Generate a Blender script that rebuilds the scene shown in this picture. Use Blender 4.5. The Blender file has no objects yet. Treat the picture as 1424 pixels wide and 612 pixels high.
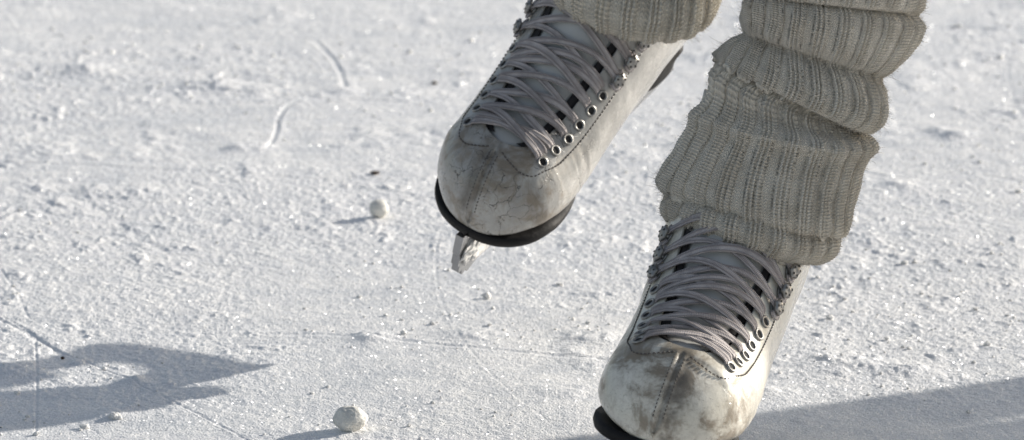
import bpy, bmesh, math, random
import numpy as np
from mathutils import Vector, Matrix, noise as mnoise

random.seed(7)
sc = bpy.context.scene
COL = sc.collection
R = math.radians

# ------------------------------------------------------------------ camera
PITCH = R(14)
FWD = np.array([0, math.cos(PITCH), -math.sin(PITCH)])
UP = np.array([0, math.sin(PITCH), math.cos(PITCH)])
RT = np.array([1.0, 0, 0])
DIST = 4.5
CAM = 0.161 * UP - DIST * FWD
KPX = DIST / 0.00043
cd = bpy.data.cameras.new('camera')
cam = bpy.data.objects.new('camera', cd)
COL.objects.link(cam)
cam.location = CAM.tolist()
cam.rotation_euler = (math.pi / 2 - PITCH, 0, 0)
cd.sensor_width = 36
cd.lens = 36 * KPX / 1424
cd.clip_end = 500
cd.dof.use_dof = True
cd.dof.focus_distance = 4.55
cd.dof.aperture_fstop = 16
sc.camera = cam

# ------------------------------------------------------------------ light
SUN_EL, SUN_AZ = R(18.2), R(28)          # azimuth measured from +x towards +y
w = bpy.data.worlds.new('World')
sc.world = w
w.use_nodes = True
nt = w.node_tree
bg = nt.nodes['Background']
sky = nt.nodes.new('ShaderNodeTexSky')
sky.sky_type = 'NISHITA'
sky.sun_disc = False
sky.sun_elevation = SUN_EL
sky.sun_rotation = math.pi / 2 - SUN_AZ
sky.air_density = 1.0
sky.dust_density = 2.0
hs = nt.nodes.new('ShaderNodeHueSaturation')      # thin winter haze: paler sky
hs.inputs['Saturation'].default_value = 0.68
nt.links.new(sky.outputs[0], hs.inputs['Color'])
nt.links.new(hs.outputs[0], bg.inputs[0])
bg.inputs[1].default_value = 0.115
sd = bpy.data.lights.new('sun', 'SUN')
sd.energy = 5.0
sd.angle = R(0.8)
sd.color = (1.0, 0.945, 0.86)
so = bpy.data.objects.new('sun', sd)
COL.objects.link(so)
sdir = Vector((math.cos(SUN_EL) * math.cos(SUN_AZ), math.cos(SUN_EL) * math.sin(SUN_AZ), math.sin(SUN_EL)))
so.rotation_euler = sdir.to_track_quat('Z', 'Y').to_euler()
so.location = (3, 2, 3)
sc.view_settings.view_transform = 'Standard'
sc.view_settings.look = 'None'
sc.view_settings.exposure = 0.28
sc.view_settings.gamma = 1


def ground(px, py):
    d = FWD + ((px - 712) * RT - (py - 306) * UP) / KPX
    return CAM - d * CAM[2] / d[2]


def at_depth(px, py, y):
    d = FWD + ((px - 712) * RT - (py - 306) * UP) / KPX
    return CAM + d * (y - CAM[1]) / d[1]


# ------------------------------------------------------------------ helpers
def link(name, me, mat=None, parent=None, smooth=True):
    o = bpy.data.objects.new(name, me)
    COL.objects.link(o)
    if mat is not None:
        for m in (mat if isinstance(mat, (list, tuple)) else [mat]):
            me.materials.append(m)
    if smooth:
        me.polygons.foreach_set('use_smooth', np.ones(len(me.polygons), dtype=bool))
    if parent is not None:
        o.parent = parent
    return o


def thing(name, label, cat, group=None, mtx=None):
    o = bpy.data.objects.new(name, None)
    COL.objects.link(o)
    o.empty_display_size = 0.05
    tag(o, label, cat, group)
    if mtx is not None:
        o.matrix_world = mtx
    return o


def tag(o, label, cat, group=None):
    o['label'] = label
    o['category'] = cat
    if group:
        o['group'] = group


def grid_mesh(name, V, closed_u=False, closed_v=False, uv=None, flip=False):
    """V: (nu, nv, 3) array -> quad mesh."""
    nu, nv = V.shape[:2]
    iu = np.arange(nu if closed_u else nu - 1)
    iv = np.arange(nv if closed_v else nv - 1)
    A, B = np.meshgrid(iu, iv, indexing='ij')
    A2, B2 = (A + 1) % nu, (B + 1) % nv
    q = np.stack([A * nv + B, A2 * nv + B, A2 * nv + B2, A * nv + B2], -1).reshape(-1, 4)
    if flip:
        q = q[:, ::-1]
    me = bpy.data.meshes.new(name)
    me.vertices.add(nu * nv)
    me.vertices.foreach_set('co', V.reshape(-1).astype(np.float32))
    n = len(q)
    me.loops.add(n * 4)
    me.loops.foreach_set('vertex_index', q.reshape(-1).astype(np.int32))
    me.polygons.add(n)
    me.polygons.foreach_set('loop_start', (np.arange(n) * 4).astype(np.int32))
    me.polygons.foreach_set('loop_total', np.full(n, 4, dtype=np.int32))
    if uv is not None:
        # uv: (nu+1 or nu, nv+1 or nv, 2)
        lay = me.uv_layers.new(name='UVMap')
        c = [(A, B), (A + 1, B), (A + 1, B + 1), (A, B + 1)]
        if flip:
            c = c[::-1]
        U = np.stack([uv[a.reshape(-1), b.reshape(-1)] for a, b in c], 1)
        lay.data.foreach_set('uv', U.reshape(-1).astype(np.float32))
    me.update(calc_edges=True)
    return me


def bm_mesh(name, bm):
    me = bpy.data.meshes.new(name)
    bmesh.ops.recalc_face_normals(bm, faces=bm.faces)
    bm.to_mesh(me)
    bm.free()
    return me


def catmull(P, n):
    """resample rows of P (k,dims) at n uniform parameter values"""
    P = np.asarray(P, float)
    k = len(P)
    t = np.linspace(0, k - 1, n)
    return cat_at(P, t)


def cat_at(P, t):
    k = len(P)
    t = np.clip(t, 0, k - 1 - 1e-9)
    i = t.astype(int)
    f = (t - i)[:, None]
    g = lambda j: P[np.clip(j, 0, k - 1)]
    p0, p1, p2, p3 = g(i - 1), g(i), g(i + 1), g(i + 2)
    return 0.5 * (2 * p1 + (p2 - p0) * f + (2 * p0 - 5 * p1 + 4 * p2 - p3) * f ** 2 + (3 * p1 - p0 - 3 * p2 + p3) * f ** 3)


_rng = np.random.default_rng(11)
_LAT = _rng.random((512, 512)).astype(np.float32)


def vnoise(x, y, seed=0):
    x = x + seed * 37.17
    y = y + seed * 91.73
    xi, yi = np.floor(x).astype(int), np.floor(y).astype(int)
    fx, fy = x - xi, y - yi
    fx = fx * fx * (3 - 2 * fx)
    fy = fy * fy * (3 - 2 * fy)
    L = lambda a, b: _LAT[a & 511, b & 511]
    return ((L(xi, yi) * (1 - fx) + L(xi + 1, yi) * fx) * (1 - fy) + (L(xi, yi + 1) * (1 - fx) + L(xi + 1, yi + 1) * fx) * fy)


def fbm(x, y, seed=0, octv=4, gain=0.5):
    s = 0
    a = 1
    tot = 0
    c, s_ = math.cos(0.6), math.sin(0.6)
    for k in range(octv):
        s = s + a * vnoise(x, y, seed + k)
        tot += a
        a *= gain
        x, y = (x * c - y * s_) * 2.03, (x * s_ + y * c) * 2.03
    return s / tot


# ------------------------------------------------------------------ materials
def mat(name, base=(0.5, 0.5, 0.5), rough=0.5, metal=0.0, spec=None):
    m = bpy.data.materials.new(name)
    m.use_nodes = True
    b = m.node_tree.nodes['Principled BSDF']
    b.inputs['Base Color'].default_value = (*base, 1)
    b.inputs['Roughness'].default_value = rough
    b.inputs['Metallic'].default_value = metal
    if spec is not None:
        b.inputs['Specular IOR Level'].default_value = spec
    return m, m.node_tree, b


class NB:
    """tiny node-graph helper"""
    def __init__(s, nt):
        s.nt = nt

    def n(s, typ, ins=None, **props):
        nd = s.nt.nodes.new(typ)
        for k, v in props.items():
            setattr(nd, k, v)
        for k, v in (ins or {}).items():
            if hasattr(v, 'is_linked') or isinstance(v, bpy.types.NodeSocket):
                s.nt.links.new(v, nd.inputs[k])
            else:
                nd.inputs[k].default_value = v
        return nd

    def math(s, op, a, b=0.0, c=0.0, clamp=False):
        nd = s.n('ShaderNodeMath', {0: a, 1: b, 2: c}, operation=op)
        nd.use_clamp = clamp
        return nd.outputs[0]

    def noise(s, vec, scale, detail=2.0, rough=0.5, dist=0.0):
        return s.n('ShaderNodeTexNoise', {'Vector': vec, 'Scale': scale, 'Detail': detail, 'Roughness': rough, 'Distortion': dist}).outputs[0]

    def ramp(s, fac, a, b, clamp=True):
        """smooth map a..b -> 0..1"""
        return s.n('ShaderNodeMapRange', {0: fac, 1: a, 2: b, 3: 0.0, 4: 1.0}, interpolation_type='SMOOTHSTEP').outputs[0]

    def mix(s, fac, a, b):
        nd = s.nt.nodes.new('ShaderNodeMix')
        nd.data_type = 'RGBA'
        for k, v in ((0, fac), (6, a), (7, b)):
            if isinstance(v, bpy.types.NodeSocket):
                s.nt.links.new(v, nd.inputs[k])
            else:
                nd.inputs[k].default_value = v if k == 0 else (*v, 1)
        return nd.outputs[2]

    def bump(s, h, strength, dist, normal=None):
        ins = {'Height': h, 'Strength': strength, 'Distance': dist}
        if normal is not None:
            ins['Normal'] = normal
        return s.n('ShaderNodeBump', ins).outputs[0]


def ice_material():
    m, nt, b = mat('snowy_ice', (0.8, 0.82, 0.86), 0.55)
    g = NB(nt)
    P = g.n('ShaderNodeTexCoord').outputs['Object']
    n1 = g.noise(P, 45, 5, 0.6)
    n2 = g.noise(P, 900, 2, 0.6)
    n3 = g.noise(P, 320, 3, 0.6)
    v = g.n('ShaderNodeTexVoronoi', {'Vector': P, 'Scale': 650.0}, feature='F1')
    col = g.mix(g.ramp(n1, 0.35, 0.68), (0.74, 0.745, 0.76), (0.84, 0.835, 0.83))
    # scraped patches where bare ice shows greyer through the dusting of snow
    st = g.n('ShaderNodeMapping', {'Vector': P, 'Scale': (1.0, 1.6, 1.0), 'Rotation': (0, 0, 0.25)}).outputs[0]
    bare = g.ramp(g.noise(st, 9, 7, 0.62, 0.5), 0.50, 0.68)
    col = g.mix(g.math('MULTIPLY', bare, 0.55), col, (0.61, 0.63, 0.66))
    nt.links.new(col, b.inputs['Base Color'])
    # icy grains: each voronoi grain has its own gloss
    grain = g.ramp(v.outputs['Color'], 0.25, 0.9)
    rough = g.n('ShaderNodeMapRange', {0: grain, 1: 0.0, 2: 1.0, 3: 0.65, 4: 0.22}).outputs[0]
    nt.links.new(rough, b.inputs['Roughness'])
    h = g.math('ADD', g.math('MULTIPLY', n2, 0.5), g.math('MULTIPLY', n3, 0.9))
    nrm = g.bump(h, 0.75, 0.0011)
    nrm = g.bump(v.outputs['Distance'], 0.5, 0.0006, nrm)
    nt.links.new(nrm, b.inputs['Normal'])
    b.inputs['Specular IOR Level'].default_value = 0.5
    # loose ice crystals: every grain is a tiny mirror facing its own way
    v2 = g.n('ShaderNodeTexVoronoi', {'Vector': P, 'Scale': 1050.0}, feature='F1')
    off = g.n('ShaderNodeVectorMath', {0: v2.outputs['Color'], 1: (0.5, 0.5, 0.35)}, operation='SUBTRACT').outputs[0]
    off = g.n('ShaderNodeVectorMath', {0: off, 3: 2.6}, operation='SCALE').outputs[0]
    geo = g.n('ShaderNodeNewGeometry')
    nn = g.n('ShaderNodeVectorMath', {0: off, 1: geo.outputs['Normal']}, operation='ADD').outputs[0]
    nn = g.n('ShaderNodeVectorMath', {0: nn}, operation='NORMALIZE').outputs[0]
    gl = g.n('ShaderNodeBsdfGlossy', {'Color': (1, 1, 1, 1), 'Roughness': 0.22, 'Normal': nn})
    mx = g.n('ShaderNodeMixShader', {0: 0.035})
    nt.links.new(b.outputs[0], mx.inputs[1])
    nt.links.new(gl.outputs[0], mx.inputs[2])
    nt.links.new(mx.outputs[0], nt.nodes['Material Output'].inputs['Surface'])
    return m


def snow_material(name='packed_snow', tint=(0.86, 0.85, 0.83)):
    m, nt, b = mat(name, tint, 0.7)
    g = NB(nt)
    P = g.n('ShaderNodeTexCoord').outputs['Object']
    b.inputs['Subsurface Weight'].default_value = 0.35
    b.inputs['Subsurface Radius'].default_value = (1.0, 1.0, 1.0)
    b.inputs['Subsurface Scale'].default_value = 0.003
    n = g.noise(P, 700, 4, 0.7)
    nt.links.new(g.bump(n, 0.9, 0.0016), b.inputs['Normal'])
    c = g.mix(g.ramp(g.noise(P, 140, 3), 0.35, 0.7), tuple(x * 0.85 for x in tint), tint)
    nt.links.new(c, b.inputs['Base Color'])
    return m


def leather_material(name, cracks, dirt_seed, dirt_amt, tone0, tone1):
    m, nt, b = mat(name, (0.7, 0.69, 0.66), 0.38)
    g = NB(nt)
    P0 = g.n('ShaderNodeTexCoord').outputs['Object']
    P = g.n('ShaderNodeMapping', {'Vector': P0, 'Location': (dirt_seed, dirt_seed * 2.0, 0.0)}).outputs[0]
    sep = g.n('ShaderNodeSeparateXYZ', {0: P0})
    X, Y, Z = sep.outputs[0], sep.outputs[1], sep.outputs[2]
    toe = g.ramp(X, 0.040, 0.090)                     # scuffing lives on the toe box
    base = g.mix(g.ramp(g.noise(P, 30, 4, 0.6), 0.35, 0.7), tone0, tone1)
    # brown-grey grime patches
    grime = g.ramp(g.noise(P, 42, 6, 0.68, 0.6), 0.45, 0.62)
    grime = g.math('MULTIPLY', g.math('MULTIPLY', grime, toe), dirt_amt)
    base = g.mix(grime, base, (0.17, 0.13, 0.085))
    # thin grey-brown film and fine vertical wear over the whole toe
    film = g.math('MULTIPLY', g.ramp(g.noise(P, 120, 6, 0.75, 0.4), 0.42, 0.72), g.math('ADD', 0.12, g.math('MULTIPLY', toe, 0.5)))
    base = g.mix(g.math('MULTIPLY', film, dirt_amt), base, (0.27, 0.235, 0.18))
    # dirt along the centre seam
    wob = g.math('MULTIPLY', g.math('SUBTRACT', g.noise(P, 60, 4), 0.5), 0.012)
    seam = g.math('ABSOLUTE', g.math('ADD', Y, wob))
    seam = g.math('SUBTRACT', 1.0, g.ramp(seam, 0.0015, 0.009))
    seam = g.math('MULTIPLY', seam, g.ramp(X, 0.075, 0.098))
    seam = g.math('MULTIPLY', seam, g.ramp(g.noise(P, 90, 4, 0.6), 0.25, 0.6))
    base = g.mix(g.math('MULTIPLY', seam, 0.75 * dirt_amt + 0.2), base, (0.11, 0.095, 0.075))
    # fine speckle / scratches
    sp = g.ramp(g.noise(g.n('ShaderNodeMapping', {'Vector': P, 'Scale': (1.0, 0.35, 1.4)}).outputs[0], 520, 3, 0.7), 0.60, 0.70)
    sp = g.math('MULTIPLY', g.math('MULTIPLY', sp, g.math('ADD', 0.15, g.math('MULTIPLY', toe, 0.6))), 0.8)
    base = g.mix(sp, base, (0.2, 0.17, 0.13))
    # cracks in the finish
    warp = g.n('ShaderNodeTexNoise', {'Vector': P, 'Scale': 70.0, 'Detail': 4.0}).outputs['Color']
    wv = g.n('ShaderNodeVectorMath', {0: P, 1: g.n('ShaderNodeVectorMath', {0: warp, 3: 0.022}, operation='SCALE').outputs[0]}, operation='ADD').outputs[0]
    v = g.n('ShaderNodeTexVoronoi', {'Vector': wv, 'Scale': 95.0}, feature='DISTANCE_TO_EDGE').outputs['Distance']
    cr = g.math('SUBTRACT', 1.0, g.ramp(v, 0.003, 0.024))
    cm = g.math('MULTIPLY', g.ramp(g.noise(P, 38, 3), 0.44, 0.56), g.ramp(X, 0.035, 0.06))
    cr = g.math('MULTIPLY', g.math('MULTIPLY', cr, cm), cracks)
    base = g.mix(cr, base, (0.05, 0.045, 0.04))
    nt.links.new(base, b.inputs['Base Color'])
    b.inputs['Coat Weight'].default_value = 0.35
    b.inputs['Coat Roughness'].default_value = 0.14
    rg = g.n('ShaderNodeMapRange', {0: g.math('ADD', g.math('MULTIPLY', grime, 0.6), g.noise(P, 80, 4)), 1: 0.2, 2: 1.2, 3: 0.16, 4: 0.55}).outputs[0]
    nt.links.new(rg, b.inputs['Roughness'])
    h = g.math('ADD', g.math('MULTIPLY', g.noise(P, 700, 3, 0.6), 0.12), g.math('MULTIPLY', g.noise(P, 75, 4, 0.6), 0.9))
    h = g.math('SUBTRACT', h, g.math('MULTIPLY', cr, 0.6))
    nt.links.new(g.bump(h, 0.42, 0.0013), b.inputs['Normal'])
    return m


def lace_material():
    m, nt, b = mat('lace_cotton', (0.40, 0.37, 0.37), 0.8)
    g = NB(nt)
    P = g.n('ShaderNodeTexCoord').outputs['Object']
    UV = g.n('ShaderNodeTexCoord').outputs['UV']
    c = g.mix(g.ramp(g.noise(P, 90, 4, 0.6), 0.3, 0.7), (0.32, 0.29, 0.285), (0.50, 0.46, 0.45))
    nt.links.new(c, b.inputs['Base Color'])
    sep = g.n('ShaderNodeSeparateXYZ', {0: UV})
    wv = g.math('SINE', g.math('MULTIPLY', sep.outputs[1], 2 * math.pi * 6))
    c = g.mix(g.ramp(wv, 0.1, -1.0), c, (0.26, 0.23, 0.225))
    nt.links.new(c, b.inputs['Base Color'])
    w2 = g.math('SINE', g.math('MULTIPLY', sep.outputs[0], 6500.0))
    h = g.math('ADD', g.math('MULTIPLY', wv, 0.5), g.math('MULTIPLY', w2, 0.25))
    nt.links.new(g.bump(h, 0.9, 0.0005), b.inputs['Normal'])
    return m


def wool_material(name, a=(0.70, 0.635, 0.53), bcol=(0.86, 0.80, 0.69)):
    m, nt, b = mat(name, a, 0.95, spec=0.1)
    g = NB(nt)
    tc = g.n('ShaderNodeTexCoord')
    UV, P = tc.outputs['UV'], tc.outputs['Object']
    sep = g.n('ShaderNodeSeparateXYZ', {0: UV})
    U, V = sep.outputs[0], sep.outputs[1]             # metres round / metres along
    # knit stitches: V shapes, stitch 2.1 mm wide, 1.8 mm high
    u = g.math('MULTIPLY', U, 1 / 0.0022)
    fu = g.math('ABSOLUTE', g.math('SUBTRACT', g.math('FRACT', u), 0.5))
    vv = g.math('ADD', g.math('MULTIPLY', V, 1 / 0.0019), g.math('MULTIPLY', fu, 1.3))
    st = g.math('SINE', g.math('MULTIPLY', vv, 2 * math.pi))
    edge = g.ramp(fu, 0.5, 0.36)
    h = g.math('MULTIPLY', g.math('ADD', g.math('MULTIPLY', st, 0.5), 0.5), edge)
    nz = g.noise(P, 1400, 3, 0.7)
    h2 = g.math('ADD', h, g.math('MULTIPLY', nz, 0.8))
    nt.links.new(g.bump(h2, 0.85, 0.0009), b.inputs['Normal'])
    c = g.mix(g.ramp(g.noise(P, 60, 4, 0.65), 0.3, 0.7), a, bcol)
    c = g.mix(g.math('MULTIPLY', g.math('SUBTRACT', 1.0, h), 0.34), c, tuple(x * 0.36 for x in a))  # gaps between stitches darkened: recess shade put into the yarn colour
    nt.links.new(c, b.inputs['Base Color'])
    b.inputs['Sheen Weight'].default_value = 0.25
    b.inputs['Sheen Roughness'].default_value = 0.5
    return m


def plain_bumpy(name, base, rough, scale=300, strength=0.3, dist=0.0008, metal=0.0, var=0.25):
    m, nt, b = mat(name, base, rough, metal)
    g = NB(nt)
    P = g.n('ShaderNodeTexCoord').outputs['Object']
    n = g.noise(P, scale, 4, 0.6)
    nt.links.new(g.bump(n, strength, dist), b.inputs['Normal'])
    c = g.mix(g.ramp(g.noise(P, scale * 0.2, 3), 0.3, 0.7), tuple(x * (1 - var) for x in base), base)
    nt.links.new(c, b.inputs['Base Color'])
    return m


M_ICE = ice_material()
M_SNOW = snow_material()
M_BALL = snow_material('grubby_snow', (0.88, 0.86, 0.80))
M_SOLE = plain_bumpy('black_sole', (0.014, 0.013, 0.013), 0.6, 250, 0.4)
M_SOLE.node_tree.nodes['Principled BSDF'].inputs['Specular IOR Level'].default_value = 0.2
M_STEEL = plain_bumpy('blade_steel', (0.34, 0.345, 0.355), 0.45, 200, 0.15, metal=1.0, var=0.15)
M_EYE = plain_bumpy('eyelet_metal', (0.42, 0.41, 0.39), 0.42, 900, 0.4, 0.0003, metal=0.85, var=0.5)
M_HOLE = mat('eyelet_hole', (0.015, 0.014, 0.014), 0.8)[0]
M_LINING = plain_bumpy('dark_lining', (0.03, 0.028, 0.03), 0.85, 900, 0.5, 0.0004)
M_TONGUE = plain_bumpy('padded_tongue', (0.60, 0.60, 0.58), 0.5, 90, 0.25, 0.001, var=0.2)
M_STITCH = mat('stitching_thread', (0.10, 0.09, 0.08), 0.85)[0]
M_LACE = lace_material()
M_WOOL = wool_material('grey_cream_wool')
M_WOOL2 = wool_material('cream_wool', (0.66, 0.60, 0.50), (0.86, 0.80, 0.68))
M_SPECK = mat('dirt', (0.07, 0.045, 0.03), 0.9)[0]
M_DENIM = plain_bumpy('dark_trousers', (0.035, 0.04, 0.06), 0.85, 500, 0.5)
M_COAT = plain_bumpy('wool_coat', (0.16, 0.05, 0.05), 0.9, 400, 0.5)
M_COAT2 = plain_bumpy('quilted_jacket', (0.30, 0.29, 0.27), 0.8, 300, 0.5)
M_SKIN = plain_bumpy('skin', (0.55, 0.36, 0.28), 0.5, 400, 0.2)
M_HAIR = plain_bumpy('hair', (0.08, 0.05, 0.03), 0.6, 600, 0.6)


# ------------------------------------------------------------------ ice
def build_ice():
    def axis(lo, hi, step, ext, grow):
        c = np.arange(lo, hi, step)
        a, s = [], step
        x = lo
        while x > -ext:
            s = min(s * grow, 6.0)
            x -= s
            a.append(x)
        z, s = [], step
        x = c[-1]
        while x < ext:
            s = min(s * grow, 6.0)
            x += s
            z.append(x)
        return np.concatenate([np.array(a[::-1]), c, np.array(z)])
    xs = axis(-0.48, 0.48, 0.0008, 60, 1.14)
    # step in depth grows slowly: far rows are strongly foreshortened
    ys = axis(-0.02, 1.50, 0.0013, 60, 1.14)
    X, Y = np.meshgrid(xs, ys, indexing='ij')
    Wx = X + 0.012 * (fbm(X * 18, Y * 18, 61, 2) - 0.5)
    Wy = Y + 0.012 * (fbm(X * 18, Y * 18, 71, 2) - 0.5)
    H = 0.0030 * (fbm(Wx * 7, Wy * 7, 1, 3) - 0.5)
    mid = fbm(Wx * 38, Wy * 30, 5, 4, 0.55)
    H += 0.0011 * (mid - 0.5)
    H += 0.0015 * (fbm(Wx * 10 + Wy * 5, Wy * 31 - Wx * 4, 57, 4, 0.6) - 0.5)
    # rough, snow-dusted zones versus scraped, smoother ones
    zone = np.clip((fbm(Wx * 6.0, Wy * 5.0, 9, 3) - 0.36) / 0.26, 0.15, 1)
    fine = fbm(X * 290, Y * 250, 13, 3, 0.7)
    H += 0.0009 * (fine - 0.5) * (0.45 + zone)
    # crumbs of snow shaved up by blades
    cl = fbm(Wx * 75, Wy * 62, 21, 3, 0.6)
    H += 0.0030 * np.clip(cl - 0.60, 0, 1) ** 1.2 * zone * 2.2
    cl2 = fbm(Wx * 27, Wy * 22, 29, 4, 0.55)
    H += 0.007 * np.clip(cl2 - 0.64, 0, 1) * np.clip((fbm(X * 4, Y * 4, 33, 2) - 0.4) / 0.2, 0, 1)
    # straight faint blade scratches crossing the rink in many directions
    rng = np.random.default_rng(5)
    for k in range(70):
        a = rng.normal(0.1, 0.55) if k % 3 else rng.uniform(0, math.pi)
        cx, cy = rng.uniform(-0.4, 0.4), rng.uniform(0.0, 1.4)
        curv = rng.normal(0, 0.5)
        dx, dy = math.cos(a), math.sin(a)
        t = (X - cx) * dx + (Y - cy) * dy
        L = rng.uniform(0.08, 0.45)
        d = (X - cx) * -dy + (Y - cy) * dx - curv * t * t
        wdt = rng.uniform(0.0007, 0.0016)
        m = np.clip((L - np.abs(t)) / 0.05, 0, 1)
        H -= m * rng.uniform(0.00005, 0.0002) * np.exp(-(d / wdt) ** 2)
        H += m * 0.00005 * np.exp(-((d - 2.2 * wdt) / wdt) ** 2)

    def groove(pts, depth, wd, rim, side=1):
        P = [ground(*p)[:2] for p in pts]
        P = catmull(np.array(P), max(len(P) * 4, 6)) if len(P) > 2 else np.array(P)
        best = np.full(X.shape, 9.0)
        sgn = np.zeros(X.shape)
        lo, hi = P.min(0) - 0.05, P.max(0) + 0.05
        i0, i1 = np.searchsorted(xs, [lo[0], hi[0]])
        j0, j1 = np.searchsorted(ys, [lo[1], hi[1]])
        Xs, Ys = X[i0:i1, j0:j1], Y[i0:i1, j0:j1]
        bd = np.full(Xs.shape, 9.0)
        sg = np.zeros(Xs.shape)
        for a, b in zip(P[:-1], P[1:]):
            ab = b - a
            L2 = (ab ** 2).sum() + 1e-12
            t = np.clip(((Xs - a[0]) * ab[0] + (Ys - a[1]) * ab[1]) / L2, 0, 1)
            ex, ey = Xs - a[0] - t * ab[0], Ys - a[1] - t * ab[1]
            d = np.hypot(ex, ey)
            s = np.sign(ab[0] * ey - ab[1] * ex)
            k = d < bd
            bd[k] = d[k]
            sg[k] = s[k]
        depth, rim, wd = depth * 0.24 / (1 + max(0, P[:, 1].mean() - 0.35) * 1.2), rim * 0.10, wd * 0.6
        n = 0.6 + 0.8 * fbm(Xs * 90, Ys * 90, 44, 2)
        H[i0:i1, j0:j1] += -depth * np.exp(-(bd / wd) ** 2) + rim * n * np.exp(-((bd - 2.0 * wd) / (1.2 * wd)) ** 2) * np.where(sg * side > 0, 1.0, 0.35)

    groove([(440, 55), (462, 78), (474, 100), (480, 120)], 0.0045, 0.0028, 0.0022)
    groove([(442, 130), (405, 143), (388, 160), (384, 180), (374, 202)], 0.0045, 0.0026, 0.0024)
    groove([(130, 283), (160, 302), (185, 322), (228, 345)], 0.0028, 0.007, 0.001)
    groove([(-20, 425), (30, 452), (75, 482), (130, 505), (180, 527), (260, 565), (340, 606), (380, 625)], 0.0022, 0.0015, 0.0018, -1)
    groove([(-10, 437), (40, 462), (85, 490)], 0.003, 0.004, 0.004, 1)
    groove([(49, 470), (51, 520), (50, 600)], 0.0022, 0.0011, 0.0008)
    groove([(0, 372), (20, 400), (40, 440)], 0.002, 0.0018, 0.001)
    groove([(330, 462), (420, 462), (520, 468), (620, 478), (760, 492), (840, 498)], 0.0016, 0.004, 0.0032, 1)
    groove([(240, 122), (330, 127), (450, 135), (560, 140)], 0.002, 0.004, 0.003)
    groove([(1290, 36), (1340, 36), (1390, 38), (1440, 37)], 0.0035, 0.005, 0.002)
    groove([(1195, 235), (1250, 245), (1330, 240), (1430, 252)], 0.0020, 0.004, 0.0025)
    groove([(0, 222), (130, 228), (300, 238), (470, 250), (620, 276)], 0.0022, 0.003, 0.0022)
    groove([(400, 178), (480, 176), (560, 180), (610, 182)], 0.002, 0.003, 0.002)
    groove([(905, 135), (950, 135), (985, 138)], 0.0030, 0.004, 0.001)
    groove([(0, 30), (150, 34), (330, 36)], 0.0015, 0.003, 0.001)
    groove([(130, 598), (300, 596), (420, 606)], 0.001, 0.0012, 0.0006)
    groove([(1120, 385), (1250, 400), (1424, 420)], 0.0012, 0.0012, 0.0008)

    def heap(px, py, r, h, seed):
        g = ground(px, py)
        d2 = ((X - g[0]) ** 2 + (Y - g[1]) ** 2) / r ** 2
        k = d2 < 9
        H[k] += ((0.6 if g[1] < 0.4 else 0.3) * h * np.exp(-d2[k]) * (0.4 + 1.2 * fbm(X[k] * 130, Y[k] * 130, seed, 3)))
    for i, (px, py, r, h) in enumerate([(155, 575, .012, .005), (185, 527, .010, .004), (20, 512, .02, .005), (1330, 185, .012, .010), (1305, 178, .008, .006),
            (355, 202, .012, .008), (330, 205, .01, .006), (475, 125, .014, .006), (120, 95, .02, .01), (300, 118, .02, .008), (190, 262, .014, .006), (130, 262, .012, .005),
            (520, 468, .012, .005), (1070, 545, .012, .003), (820, 468, .02, .005), (1205, 60, .012, .006), (1255, 255, .012, .008), (960, 232, .015, .006), (560, 128, .02, .006),
            (1150, 500, .02, .004), (1200, 505, .016, .004), (1260, 512, .016, .005), (660, 462, .015, .003), (880, 215, .02, .006)]):
        heap(px, py, r, h, 80 + i)
    far = np.maximum(np.abs(X) / 3, np.abs(Y) / 3)
    H *= np.clip(1.2 - far * 0.1, 0.2, 1)
    H -= 0.0015
    V = np.stack([X, Y, H], -1)
    me = grid_mesh('ice', V)
    o = link('ice', me, M_ICE)
    o['kind'] = 'structure'
    o['label'] = 'snow-dusted rink ice scored with blade marks'
    return (xs, ys, H)


XS, YS, HH = build_ice()


def ice_z(x, y):
    i = min(max(np.searchsorted(XS, x), 0), len(XS) - 1)
    j = min(max(np.searchsorted(YS, y), 0), len(YS) - 1)
    return float(HH[i, j])


# ------------------------------------------------------------------ boot surface (millimetres, local: x toe, y side, z up)
def boot_sections():
    S = []   # Bx,Bz,Tx,Tz,W,tm,n1,n2
    for ph in (90, 84, 76, 66, 55, 43, 30, 15):
        c, s = math.cos(R(ph)), math.sin(R(ph))
        bx = 71 + 46 * s ** 1.0
        lean = 2.0 * (1 - c)
        zt = 41.5 + 7 + 47 * (1 - (s ** 2.6)) ** (1 / 2.2)
        S.append([bx, 41.5 - 1.5 * s * c, bx + lean - 4 * c, zt, TW * c ** 0.82 + (0.01 if ph == 90 else 0), 0.30, 2.4, 2.2])
    S += [[71, 40, 67, 97, TW, .32, 2.4, 2.1],
          [52, 41, 50, 104, TW, .33, 2.4, 2.0],
          [30, 45, 31, 117, TW - 1, .35, 2.3, 2.0],
          [6, 50, 11, 134, TW - 2.0, .38, 2.3, 2.0],
          [-18, 55, -4, 152, 41.5, .42, 2.3, 2.0],
          [-50, 61, -15, 171, 42, .46, 2.2, 2.0],
          [-84, 66, -22, 192, 42.5, .48, 2.2, 2.0],
          [-104, 86, -27, 212, 42.5, .5, 2.1, 2.0],
          [-109, 118, -30, 233, 42.5, .5, 2.1, 2.0],
          [-104, 155, -32, 256, 42.5, .5, 2.1, 2.0],
          [-104, 195, -32, 280, 42, .5, 2.1, 2.0],
          [-107, 245, -31, 302, 44, .5, 2.1, 2.0]]
    return np.array(S, float)


TW = 43.0
SEC = boot_sections()
NTH = 161
UTOP = 17.0


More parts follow.
